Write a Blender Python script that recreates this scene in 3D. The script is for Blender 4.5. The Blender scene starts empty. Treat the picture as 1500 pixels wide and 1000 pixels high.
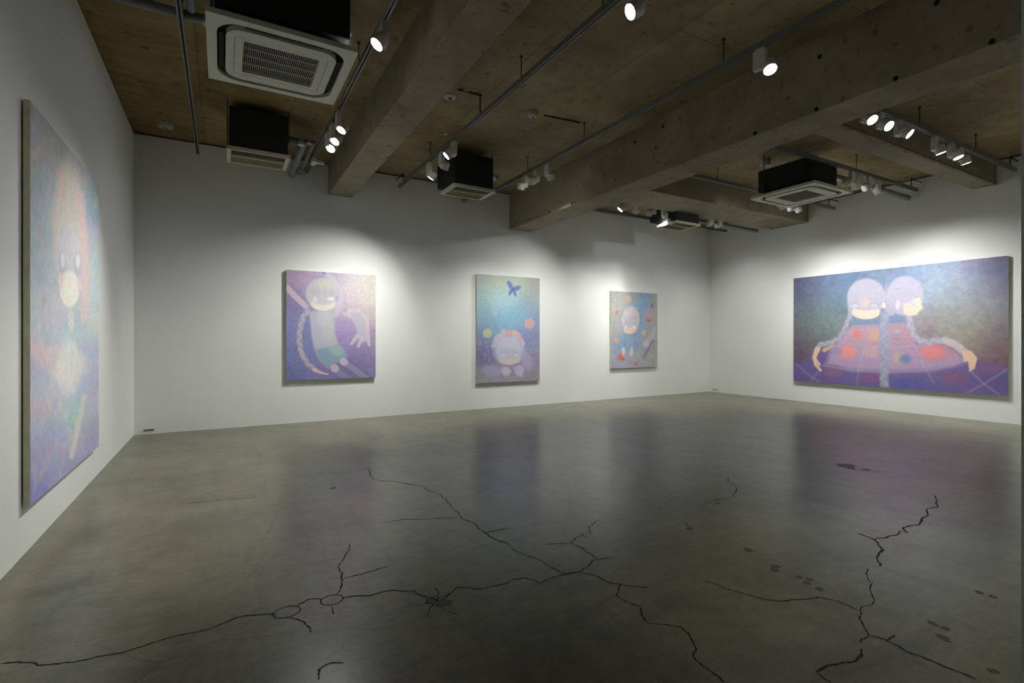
import bpy, bmesh, math, random
import numpy as np
from mathutils import Vector, Matrix
random.seed(7); np.random.seed(7)
S = bpy.context.scene
COL = S.collection
H = 3.87                      # ceiling height
XL, XR, YB, YF = -0.975, 9.92, 8.0, -3.0

# ---------------------------------------------------------------- helpers
def srgb(r, g, b):
    f = lambda c: (c/255)/12.92 if c/255 <= .04045 else ((c/255+.055)/1.055)**2.4
    return (f(r), f(g), f(b), 1)

class NT:
    def __init__(s, name):
        s.m = bpy.data.materials.new(name); s.m.use_nodes = True
        s.t = s.m.node_tree; s.t.nodes.clear()
        s.out = s.n('ShaderNodeOutputMaterial'); s.b = s.n('ShaderNodeBsdfPrincipled')
        s.l(s.b.outputs[0], s.out.inputs[0])
    def n(s, t, **k):
        x = s.t.nodes.new(t)
        for a, v in k.items(): setattr(x, a, v)
        return x
    def l(s, a, b): s.t.links.new(a, b)
    def pos(s, scale=(1,1,1)):
        g = s.n('ShaderNodeNewGeometry'); m = s.n('ShaderNodeMapping')
        m.inputs['Scale'].default_value = scale
        s.l(g.outputs['Position'], m.inputs['Vector']); return m.outputs[0]
    def obj(s, scale=(1,1,1)):
        g = s.n('ShaderNodeTexCoord'); m = s.n('ShaderNodeMapping')
        m.inputs['Scale'].default_value = scale
        s.l(g.outputs['Object'], m.inputs['Vector']); return m.outputs[0]
    def noise(s, vec, scale, detail=4, rough=.55, dist=0):
        x = s.n('ShaderNodeTexNoise'); s.l(vec, x.inputs['Vector'])
        x.inputs['Scale'].default_value = scale; x.inputs['Detail'].default_value = detail
        x.inputs['Roughness'].default_value = rough; x.inputs['Distortion'].default_value = dist
        return x.outputs['Fac']
    def ramp(s, fac, stops):
        r = s.n('ShaderNodeValToRGB'); e = r.color_ramp.elements
        while len(e) < len(stops): e.new(.5)
        for i, (p, c) in enumerate(stops):
            e[i].position = p; e[i].color = c if len(c) == 4 else (*c, 1)
        s.l(fac, r.inputs[0]); return r.outputs['Color']
    def mix(s, a, b, fac=1, mode='MIX'):
        m = s.n('ShaderNodeMix', data_type='RGBA', blend_type=mode)
        for i, v in ((6, a), (7, b), (0, fac)):
            if hasattr(v, 'is_output'): s.l(v, m.inputs[i])
            else: m.inputs[i].default_value = v
        return m.outputs[2]
    def bump(s, h, strength=.1, dist=.01):
        b = s.n('ShaderNodeBump'); b.inputs['Strength'].default_value = strength
        b.inputs['Distance'].default_value = dist
        s.l(h, b.inputs['Height']); s.l(b.outputs[0], s.b.inputs['Normal'])
    def set(s, **k):
        for a, v in k.items():
            i = s.b.inputs[a.replace('_', ' ')]
            if hasattr(v, 'is_output'): s.l(v, i)
            else: i.default_value = v

def simple(name, c, rough=.5, metal=0, var=.06, emit=None, es=0):
    t = NT(name); c = tuple(c[:3])
    n = t.noise(t.obj(), 14, 3)
    lo = tuple(max(0, x*(1-var)) for x in c); hi = tuple(min(1, x*(1+var)) for x in c)
    t.set(Base_Color=t.ramp(n, [(.3, lo), (.7, hi)]), Roughness=rough, Metallic=metal)
    if emit: t.set(Emission_Color=(*emit, 1), Emission_Strength=es)
    return t.m

def GREY(v): return (v, v, v, 1)

def wall_mat():
    t = NT('white_painted_plaster')
    n = t.noise(t.pos(), 1.2, 3); f = t.noise(t.pos(), 60, 3)
    c = t.ramp(n, [(.3, (.775, .79, .775)), (.7, (.81, .825, .81))])
    t.set(Base_Color=c, Roughness=.75); t.bump(f, .04, .002)
    return t.m

def floor_mat():
    t = NT('polished_concrete_floor')
    p = t.pos()
    big = t.noise(p, .55, 6, .6, 0); mid = t.noise(p, 2.2, 8, .6, 0); fine = t.noise(p, 38, 4, .7)
    spk = t.noise(p, 170, 2, .6)
    c = t.ramp(big, [(.3, FL0), (.52, FL1), (.72, FL2)])
    c = t.mix(c, t.ramp(mid, [(.3, GREY(.68)), (.5, GREY(.99)), (.7, GREY(1.14))]), .8, 'MULTIPLY')
    c = t.mix(c, t.ramp(fine, [(.3, GREY(.84)), (.7, GREY(1.12))]), .8, 'MULTIPLY')
    dk = t.noise(t.pos((.7, 2.4, 1)), 1.5, 7, .62, .5)
    c = t.mix(c, t.ramp(dk, [(.3, GREY(.55)), (.43, GREY(1)), (1, GREY(1.05))]), .7, 'MULTIPLY')
    mg = t.noise(t.pos((1, 1.6, 1)), 9, 5, .7)
    c = t.mix(c, t.ramp(mg, [(.3, GREY(.74)), (.5, GREY(1)), (.7, GREY(1.18))]), .85, 'MULTIPLY')
    c = t.mix(c, t.ramp(spk, [(.35, GREY(.8)), (.65, GREY(1.15))]), .6, 'MULTIPLY')
    # drag marks and trowel streaks running along the room
    st = t.noise(t.pos((1.6, .32, 1)), 3.2, 7, .65, .3)
    c = t.mix(c, t.ramp(st, [(.33, GREY(.70)), (.47, GREY(.98)), (.7, GREY(1.10))]), .8, 'MULTIPLY')
    st2 = t.noise(t.pos((.25, 3.0, 1)), 2.2, 7, .65, .3)
    c = t.mix(c, t.ramp(st2, [(.25, GREY(.75)), (.5, GREY(1.0)), (.8, GREY(1.08))]), .55, 'MULTIPLY')
    w = t.n('ShaderNodeTexNoise'); t.l(p, w.inputs['Vector']); w.inputs['Scale'].default_value = 1.7; w.inputs['Detail'].default_value = 4
    wp = t.mix(p, w.outputs['Color'], .22)
    v = t.n('ShaderNodeTexVoronoi', feature='DISTANCE_TO_EDGE', voronoi_dimensions='2D'); v.inputs['Scale'].default_value = .95
    t.l(wp, v.inputs['Vector'])
    cr = t.ramp(v.outputs[0], [(0, GREY(.55)), (.0035, GREY(.8)), (.007, GREY(1))])
    mask = t.ramp(t.noise(p, .8, 2), [(.42, GREY(.1)), (.55, GREY(.9))])
    c = t.mix(c, cr, mask, 'MULTIPLY')
    t.set(Base_Color=c, Roughness=ROUGH)
    t.set(Specular_IOR_Level=SPEC)
    return t.m

def concrete(name, tones, seams=None, rough=.85, pits=True, brown=False, sc=1.0):
    t = NT(name); p = t.pos()
    big = t.noise(p, .9*sc, 5, .6, .5); mid = t.noise(p, 5*sc, 5, .65, .3); fine = t.noise(p, 55, 3)
    c = t.ramp(big, [(.3, tones[0]), (.5, tones[1]), (.7, tones[2])])
    if brown:      # brown tint mixed into the slab colour, strongest over the first bay
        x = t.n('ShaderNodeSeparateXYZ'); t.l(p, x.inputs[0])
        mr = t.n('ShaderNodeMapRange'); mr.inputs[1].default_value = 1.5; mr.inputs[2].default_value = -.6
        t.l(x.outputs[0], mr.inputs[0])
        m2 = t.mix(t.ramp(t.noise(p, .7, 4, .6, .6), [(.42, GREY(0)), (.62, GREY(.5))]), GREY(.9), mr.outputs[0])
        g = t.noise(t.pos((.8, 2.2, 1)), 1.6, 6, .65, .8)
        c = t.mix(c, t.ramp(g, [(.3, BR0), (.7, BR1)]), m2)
    c = t.mix(c, t.ramp(mid, [(.3, GREY(.72)), (.5, GREY(1)), (.7, GREY(1.18))]), .7, 'MULTIPLY')
    if seams:
        b = t.n('ShaderNodeTexBrick'); b.offset = seams[3]
        mp = t.n('ShaderNodeMapping'); t.l(p, mp.inputs[0]); mp.inputs['Rotation'].default_value = seams[2]
        mp.inputs['Location'].default_value = (.35, .2, 0)
        t.l(mp.outputs[0], b.inputs['Vector'])
        b.inputs['Scale'].default_value = 1; b.inputs['Brick Width'].default_value = seams[0]; b.inputs['Row Height'].default_value = seams[1]
        b.inputs['Mortar Size'].default_value = .005; b.inputs['Mortar Smooth'].default_value = .4
        b.inputs['Color1'].default_value = GREY(.86); b.inputs['Color2'].default_value = GREY(1.12); b.inputs['Mortar'].default_value = GREY(.5)
        c = t.mix(c, b.outputs['Color'], .85, 'MULTIPLY')
    if pits:
        v = t.n('ShaderNodeTexVoronoi'); t.l(p, v.inputs['Vector']); v.inputs['Scale'].default_value = 3.6
        v.inputs['Randomness'].default_value = 1
        c = t.mix(c, t.ramp(v.outputs['Distance'], [(.0, GREY(.35)), (.07, GREY(.5)), (.115, GREY(1))]), .85, 'MULTIPLY')
        sp = t.noise(t.pos((1, 1.8, 1)), 9, 5, .65)
        c = t.mix(c, t.ramp(sp, [(.30, GREY(.35)), (.40, GREY(1)), (1, GREY(1))]), .8, 'MULTIPLY')
    t.set(Base_Color=c, Roughness=rough); t.bump(mid, .25, .01)
    return t.m

# ---------------------------------------------------------------- mesh helpers
class MB:
    def __init__(s): s.bm = bmesh.new()
    def box(s, x0, x1, y0, y1, z0, z1, bevel=0, M=None):
        r = bmesh.ops.create_cube(s.bm, size=1)
        for v in r['verts']:
            v.co = Vector((x0+(v.co.x+.5)*(x1-x0), y0+(v.co.y+.5)*(y1-y0), z0+(v.co.z+.5)*(z1-z0)))
        if bevel:
            es = list({e for v in r['verts'] for e in v.link_edges})
            rb = bmesh.ops.bevel(s.bm, geom=es, offset=bevel, segments=2, affect='EDGES', profile=.5)
            if M is not None:
                for v in {v for f in rb['faces'] for v in f.verts}: pass
        elif M is not None:
            for v in r['verts']: v.co = M @ v.co
        return s
    def tube(s, a, b, r, seg=16, r2=None, caps=True):
        a = Vector(a); b = Vector(b); d = b-a
        q = d.to_track_quat('Z', 'Y').to_matrix().to_4x4()
        bmesh.ops.create_cone(s.bm, cap_ends=caps, segments=seg, radius1=r, radius2=r if r2 is None else r2,
                              depth=d.length, matrix=Matrix.Translation((a+b)/2) @ q)
        return s
    def lathe(s, prof, seg=24, M=None):
        M = M or Matrix(); rings = []
        for r, z in prof:
            rings.append([s.bm.verts.new(M @ Vector((r*math.cos(2*math.pi*i/seg), r*math.sin(2*math.pi*i/seg), z))) for i in range(seg)])
        for A, B in zip(rings, rings[1:]):
            for i in range(seg): s.bm.faces.new((A[i], A[(i+1) % seg], B[(i+1) % seg], B[i]))
        s.bm.faces.new(rings[0][::-1]); s.bm.faces.new(rings[-1]); return s
    def path(s, pts, r, seg=12):
        for a, b in zip(pts, pts[1:]): s.tube(a, b, r, seg)
        for p in pts[1:-1]: bmesh.ops.create_uvsphere(s.bm, u_segments=seg, v_segments=8, radius=r, matrix=Matrix.Translation(p))
        return s
    def ringplate(s, outer, inner, z0, z1):
        def loop(pts, z): return [s.bm.verts.new((x, y, z)) for x, y in pts]
        o0, i0, o1, i1 = loop(outer, z0), loop(inner, z0), loop(outer, z1), loop(inner, z1); n = len(outer)
        for k in range(n):
            j = (k+1) % n
            s.bm.faces.new((o0[j], o0[k], i0[k], i0[j])); s.bm.faces.new((o1[k], o1[j], i1[j], i1[k]))
            s.bm.faces.new((o0[k], o0[j], o1[j], o1[k])); s.bm.faces.new((i0[j], i0[k], i1[k], i1[j]))
        return s
    def plate(s, pts, z0, z1):
        a = [s.bm.verts.new((x, y, z0)) for x, y in pts]; b = [s.bm.verts.new((x, y, z1)) for x, y in pts]; n = len(pts)
        s.bm.faces.new(a[::-1]); s.bm.faces.new(b)
        for k in range(n): s.bm.faces.new((a[k], a[(k+1) % n], b[(k+1) % n], b[k]))
        return s
    def build(s, name, mat, parent=None, smooth=False, loc=None):
        bmesh.ops.recalc_face_normals(s.bm, faces=s.bm.faces)
        me = bpy.data.meshes.new(name); s.bm.to_mesh(me); s.bm.free()
        me.materials.append(mat)
        if smooth:
            me.polygons.foreach_set('use_smooth', [True]*len(me.polygons))
            me.set_sharp_from_angle(angle=math.radians(35))
        o = bpy.data.objects.new(name, me); COL.objects.link(o)
        if loc: o.location = loc
        if parent: o.parent = parent
        return o

def rrect(hx, hy, r, n=96):
    """rounded rectangle sampled at n equal angles"""
    out = []
    for k in range(n):
        a = 2*math.pi*(k+.5)/n; dx, dy = math.cos(a), math.sin(a)
        lo, hi = 0, 3*max(hx, hy)
        for _ in range(40):
            m = (lo+hi)/2; x, y = abs(dx*m), abs(dy*m)
            qx, qy = x-(hx-r), y-(hy-r)
            d = math.hypot(max(qx, 0), max(qy, 0))+min(max(qx, qy), 0)-r
            if d < 0: lo = m
            else: hi = m
        out.append((dx*lo, dy*lo))
    return out

def tag(o, label=None, cat=None, group=None, kind=None):
    if label: o['label'] = label
    if cat: o['category'] = cat
    if group: o['group'] = group
    if kind: o['kind'] = kind
    return o
def thing(name, loc, label, cat, group=None, rz=0):
    o = bpy.data.objects.new(name, None); COL.objects.link(o); o.empty_display_size = .1
    o.location = loc; o.rotation_euler = (0, 0, rz)
    return tag(o, label, cat, group)
def struct(o): o['kind'] = 'structure'; return o
def children(o): return [c for c in bpy.data.objects if c.parent is o]
def copy_tree(o, parent=None):
    c = o.copy(); COL.objects.link(c)
    if parent is not None: c.parent = parent; c.matrix_parent_inverse = o.matrix_parent_inverse
    for ch in children(o): copy_tree(ch, c)
    return c
CRACKS = [[(-0.72, 2.61), (-0.62, 2.56), (-0.6, 2.53), (-0.53, 2.5), (-0.44, 2.48), (-0.32, 2.47), (-0.22, 2.49), (-0.11, 2.49), (-0.04, 2.49), (0.07, 2.53), (0.16, 2.5), (0.21, 2.47)], [(0.3, 2.51), (0.35, 2.54), (0.41, 2.51)], [(0.49, 2.47), (0.61, 2.43), (0.72, 2.43), (0.81, 2.37), (0.84, 2.28), (0.87, 2.23)], [(0.91, 2.24), (1.01, 2.3), (1.11, 2.22), (1.27, 2.22)], [(0.47, 2.52), (0.53, 2.65), (0.54, 2.82), (0.6, 2.94), (0.66, 3.12)], [(0.53, 2.67), (0.63, 2.67), (0.78, 2.69)], [(0.26, 2.41), (0.31, 2.34), (0.32, 2.24)], [(0.44, 2.42), (0.43, 2.34)], [(1.21, 4.86), (1.15, 4.42), (1.45, 4.01), (1.49, 3.73), (1.46, 3.46), (1.45, 3.29), (1.42, 3.19), (1.44, 2.86), (1.49, 2.59)], [(0.91, 3.37), (1.11, 3.33), (1.41, 3.2)], [(1.44, 2.86), (1.63, 2.85)], [(-0.23, 4.47), (-0.02, 4.44), (0.25, 4.38)], [(0.3, 1.92), (0.31, 1.98), (0.35, 2.0), (0.4, 1.97)], [(1.47, 2.57), (1.51, 2.41), (1.53, 2.26), (1.54, 2.15), (1.63, 2.13), (1.79, 2.21), (1.9, 2.19)], [(1.28, 2.24), (1.35, 2.22), (1.38, 2.13), (1.48, 2.15), (1.59, 2.13)], [(1.63, 2.13), (1.68, 2.02), (1.73, 1.9), (1.82, 1.82)], [(1.73, 1.92), (1.63, 1.85), (1.63, 1.77), (1.66, 1.72), (1.61, 1.66), (1.59, 1.6), (1.69, 1.51), (1.68, 1.46), (1.62, 1.37), (1.57, 1.34), (1.56, 1.22), (1.55, 1.19)], [(1.82, 2.21), (1.83, 2.39), (1.81, 2.46), (2.02, 2.53), (2.06, 2.6), (2.24, 2.68)], [(1.81, 2.46), (1.67, 2.51)], [(1.89, 1.06), (1.99, 1.05), (2.08, 1.02), (2.15, 1.03), (2.19, 1.05)], [(2.22, 1.07), (2.31, 1.08), (2.46, 1.18), (2.52, 1.21), (2.58, 1.2), (2.66, 1.22), (2.7, 1.25), (2.82, 1.3), (2.99, 1.4)], [(3.07, 1.38), (3.15, 1.43), (3.33, 1.48), (3.45, 1.58), (3.48, 1.69)], [(3.46, 1.58), (3.55, 1.56), (3.75, 1.57), (3.76, 1.53), (3.84, 1.59), (4.06, 1.58), (4.41, 1.68), (4.53, 1.66), (4.85, 1.8)], [(2.32, 1.08), (2.34, 1.01), (2.32, 0.95), (2.34, 0.87), (2.35, 0.8), (2.35, 0.75)], [(2.33, 1.02), (2.41, 1.03)], [(2.49, 1.2), (2.49, 1.3), (2.46, 1.36), (2.38, 1.38), (2.25, 1.43), (2.19, 1.53), (2.14, 1.65), (2.11, 1.74)], [(3.05, 2.55), (3.21, 2.5), (3.24, 2.58), (3.44, 2.55), (3.67, 2.69), (3.75, 2.81), (3.91, 2.96)], [(1.89, 1.06), (1.88, 1.02), (1.88, 1.0)], [(2.69, 2.35), (2.61, 2.26)]]
STAINS = [(2.647, 1.871, 0.023, 0.032), (2.586, 1.661, 0.026, 0.027), (2.541, 1.64, 0.022, 0.022), (2.574, 1.528, 0.021, 0.021), (2.593, 1.483, 0.017, 0.017), (2.545, 1.469, 0.017, 0.021), (2.538, 1.405, 0.02, 0.02), (2.652, 0.992, 0.018, 0.03), (2.653, 0.947, 0.02, 0.02), (2.562, 0.92, 0.025, 0.034), (3.172, 0.999, 0.02, 0.018), (3.174, 0.953, 0.017, 0.017), (2.464, 0.738, 0.019, 0.019), (2.618, 2.267, 0.026, 0.025), (0.791, 4.343, 0.028, 0.04)]
HOLES = [(4.316,3.741),(4.784,3.714),(2.502,3.687),(1.669,3.678),(1.928,3.241),(1.363,3.238),(2.531,3.24),(7.282,3.253),(6.706,3.254),(6.108,3.245),(3.121,3.239)]
# ---------------------------------------------------------------- materials
FL0, FL1, FL2 = (.125, .122, .077), (.155, .151, .098), (.185, .180, .118)
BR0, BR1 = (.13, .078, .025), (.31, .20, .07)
ROUGH, SPEC = .28, .55
M = dict(
 wall=wall_mat(), floor=floor_mat(),
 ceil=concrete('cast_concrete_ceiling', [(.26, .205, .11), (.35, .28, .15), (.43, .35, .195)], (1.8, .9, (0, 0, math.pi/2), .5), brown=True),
 beam=concrete('cast_concrete_beam', [(.19, .17, .118), (.26, .235, .16), (.33, .295, .20)], None, pits=True, sc=.8),
 chip=concrete('broken_concrete_arris', [(.12, .10, .07), (.2, .16, .11), (.28, .23, .16)], None, pits=True, sc=3),
 rail=simple('grey_track_metal', (.20, .205, .20), .45, .3),
 slot=simple('dark_track_slot', (.012, .012, .012), .8),
 rod=simple('black_steel_rod', (.018, .018, .017), .6, .3),
 white=simple('white_lamp_enamel', (.62, .62, .59), .45),
 lens=simple('glowing_lamp_lens', (.9, .9, .9), .3, emit=(1, 1, .985), es=14),
 dead=simple('lamp_front_glass', (.3, .3, .3), .2),
 acwhite=simple('off_white_air_conditioner_panel', (.60, .60, .50), .5),
 acframe=simple('cream_air_conditioner_frame', (.50, .46, .35), .5),
 olive=simple('olive_filter_mesh', (.20, .18, .08), .9),
 acshade=simple('tan_intake_mesh', (.27, .235, .165), .8),
 black=simple('matte_black_cover', (.012, .012, .0125), .85),
 darkgap=simple('black_air_slot', (.006, .006, .006), .9),
 pipe=simple('grey_pipe_lagging', (.22, .24, .255), .55),
 silver=simple('bare_zinc_fitting', (.55, .56, .57), .35, .8),
 sensor=simple('ceiling_sensor_plastic', (.50, .48, .40), .5),
 edge=simple('raw_canvas_edge', (.62, .59, .43), .9, var=.1),
 wood=simple('dark_wood_batten', (.035, .025, .015), .8),
 crack=simple('dark_floor_crack', (.018, .017, .014), .95),
 stain=simple('dark_floor_stain', (.035, .032, .026), .5),
 rust=simple('rust_red_floor_stain', (.045, .018, .014), .5),
 hole=simple('formwork_tie_hole', (.008, .008, .007), .95),
 plate=simple('grey_wall_plate', (.30, .30, .25), .5),
)

# ---------------------------------------------------------------- setting
T = .15
floor = struct(MB().box(XL-T, XR+T, YF-T, YB+T, -.12, 0).build('floor', M['floor']))
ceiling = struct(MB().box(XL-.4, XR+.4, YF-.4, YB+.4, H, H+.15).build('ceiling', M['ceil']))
GAP = .022      # open shadow joint between the plasterboard and the slab
struct(MB().box(XL-T, XL, YF-T, YB+T, 0, H-GAP).build('wall_left', M['wall']))
struct(MB().box(XL, XR, YB, YB+T, 0, H-GAP).build('wall_back', M['wall']))
struct(MB().box(XR, XR+T, .45, YB+T, 0, H-GAP).build('wall_right', M['wall']))
struct(MB().box(2.232, XR+T, .45, .60, 0, H-GAP).build('wall_front', M['wall']))
struct(MB().box(2.232, 2.38, YF, .45, 0, H-GAP).build('wall_passage', M['wall']))
struct(MB().box(XL-T, 2.38, YF-T, YF, 0, H-GAP).build('wall_rear', M['wall']))
# the slab edge behind the shadow joint
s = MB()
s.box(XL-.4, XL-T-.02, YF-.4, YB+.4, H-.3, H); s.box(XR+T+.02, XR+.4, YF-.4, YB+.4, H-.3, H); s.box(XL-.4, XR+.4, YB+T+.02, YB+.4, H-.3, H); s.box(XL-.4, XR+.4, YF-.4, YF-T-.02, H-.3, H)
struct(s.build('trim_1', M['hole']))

def rough_beam(name, x0, x1, y0, y1, z0, label=None):
    b = MB().box(x0, x1, y0, y1, z0, H+.02, bevel=.008)
    return struct(b.build(name, M['beam']))
rough_beam('ceiling_beam', 1.387, 1.734, YF, YB, 3.40)
main_beam = rough_beam('ceiling_beam', 4.53, 4.99, .6, YB, 3.215)
cb1 = rough_beam('ceiling_beam', 4.985, XR, 2.93, 3.21, 3.50)
cb2 = rough_beam('ceiling_beam', 4.985, XR, 5.69, 6.46, 3.50)
# ragged strip where the plaster broke off the near cross beam
def ragged(x0, x1, y, z, dy, up, seedv, parent):
    rnd = random.Random(seedv); bm = bmesh.new(); A = []; n = 90
    for k in range(n+1):
        x = x0+(x1-x0)*k/n; j = rnd.uniform(.3, 1)
        A.append([bm.verts.new(p) for p in ((x, y-.006, z+up*j), (x, y-.009, z-.006), (x, y+dy*rnd.uniform(.25, 1), z-.006), (x, y+.01, z+up*.2))])
    for a, b in zip(A, A[1:]):
        for i in range(4): bm.faces.new((a[i], b[i], b[(i+1) % 4], a[(i+1) % 4]))
    m = MB(); m.bm.free(); m.bm = bm
    return m.build('broken_edge', M['chip'], parent)
ragged(5.0, 9.9, 2.93, 3.50, .05, .03, 3, cb1)
for y, z in HOLES:
    MB().tube((4.5325, y, z), (4.5275, y, z), .02, 12).build('tie_hole', M['hole'], main_beam)

# ---------------------------------------------------------------- floor wear
def ribbon(pts, w, seedv):
    rnd = random.Random(seedv); P = [Vector((x, y, 0)) for x, y in pts]
    for lvl in range(3):
        Q = [P[0]]
        for a, b in zip(P, P[1:]):
            L = (b-a).length; d = (b-a).normalized() if L > 1e-5 else Vector((1, 0, 0))
            n = Vector((-d.y, d.x, 0))
            Q += [(a+b)/2+n*rnd.uniform(-.1, .1)*min(L, .25), b]
        P = Q
    bm = bmesh.new(); prev = None; N = len(P)
    for i, p in enumerate(P):
        d = (P[min(i+1, N-1)]-P[max(i-1, 0)]).normalized(); n = Vector((-d.y, d.x, 0))
        ww = w*rnd.uniform(.45, 1.25)*(1 if 0 < i < N-1 else .2)
        a, b = bm.verts.new(p+n*ww/2+Vector((0, 0, .0009))), bm.verts.new(p-n*ww/2+Vector((0, 0, .0009)))
        if prev: bm.faces.new((prev[0], prev[1], b, a))
        prev = (a, b)
    m = MB(); m.bm.free(); m.bm = bm
    return m
WIDE = {0: .006, 1: .006, 8: .007, 13: .006, 16: .007, 19: .008, 21: .01, 22: .009, 23: .007, 24: .006}
for i, c in enumerate(CRACKS):
    ribbon(c, 1.25*WIDE.get(i, .0058), i).build('floor_crack', M['crack'], floor)
def blot(x, y, rx, ry, seedv, mat=None, name='floor_stain', z=.0012):
    rnd = random.Random(seedv); a0 = math.radians(-29.8); pts = []
    for k in range(18):
        a = 2*math.pi*k/18; r = rnd.uniform(.6, 1.1)
        u, v = rx*r*math.cos(a), ry*r*math.sin(a)
        pts.append((x+u*math.cos(a0)-v*math.sin(a0), y+u*math.sin(a0)+v*math.cos(a0)))
    MB().plate(pts, .0002, z).build(name, mat or M['stain'], floor)
for i, a in enumerate(STAINS): blot(*a, i)
for k in range(9):
    rnd = random.Random(k+50)
    blot(.871+rnd.uniform(-.035, .035), 2.225+rnd.uniform(-.045, .045), rnd.uniform(.012, .03), rnd.uniform(.01, .03), k+90, z=.0013+.00015*k)
for q in range(7):
    a = q*.9+.2; L = .09+.04*(q % 3)
    ribbon([(.871, 2.225), (.871+.5*L*math.cos(a), 2.225+.5*L*math.sin(a)), (.871+L*math.cos(a+.2), 2.225+L*math.sin(a+.2))], .005, q+30).build('floor_crack', M['crack'], floor)
for (cx, cy, rx, ry) in [(.252, 2.47, .056, .05), (.447, 2.479, .05, .047)]:
    a0 = math.radians(-29.8)
    ribbon([(cx+rx*math.cos(t), cy+ry*math.sin(t)) for t in [k*math.pi/12 for k in range(25)]], .006, 77).build('floor_crack', M['crack'], floor)
MB().plate([(5.23,2.74),(5.34,2.66),(5.31,2.60),(5.22,2.56),(5.13,2.51),(5.17,2.62),(5.15,2.68)], .0002, .0014).build('floor_stain', M['rust'], floor); blot(5.24, 2.47, .05, .03, 202, M['rust'])
ribbon([(5.14, 2.60), (5.17, 2.48), (5.2, 2.39), (5.28, 2.36)], .012, 203).build('floor_stain', M['rust'], floor)
ribbon([(5.30, 2.64), (5.27, 2.5), (5.28, 2.38)], .008, 204).build('floor_stain', M['rust'], floor)

# ---------------------------------------------------------------- paintings
def hom(src, dst):
    A = []
    for (x, y), (u, v) in zip(src, dst):
        A += [[x, y, 1, 0, 0, 0, -u*x, -u*y], [0, 0, 0, x, y, 1, -v*x, -v*y]]
    b = np.array([c for p in dst for c in p], float)
    return np.append(np.linalg.solve(np.array(A, float), b), 1).reshape(3, 3)

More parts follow.
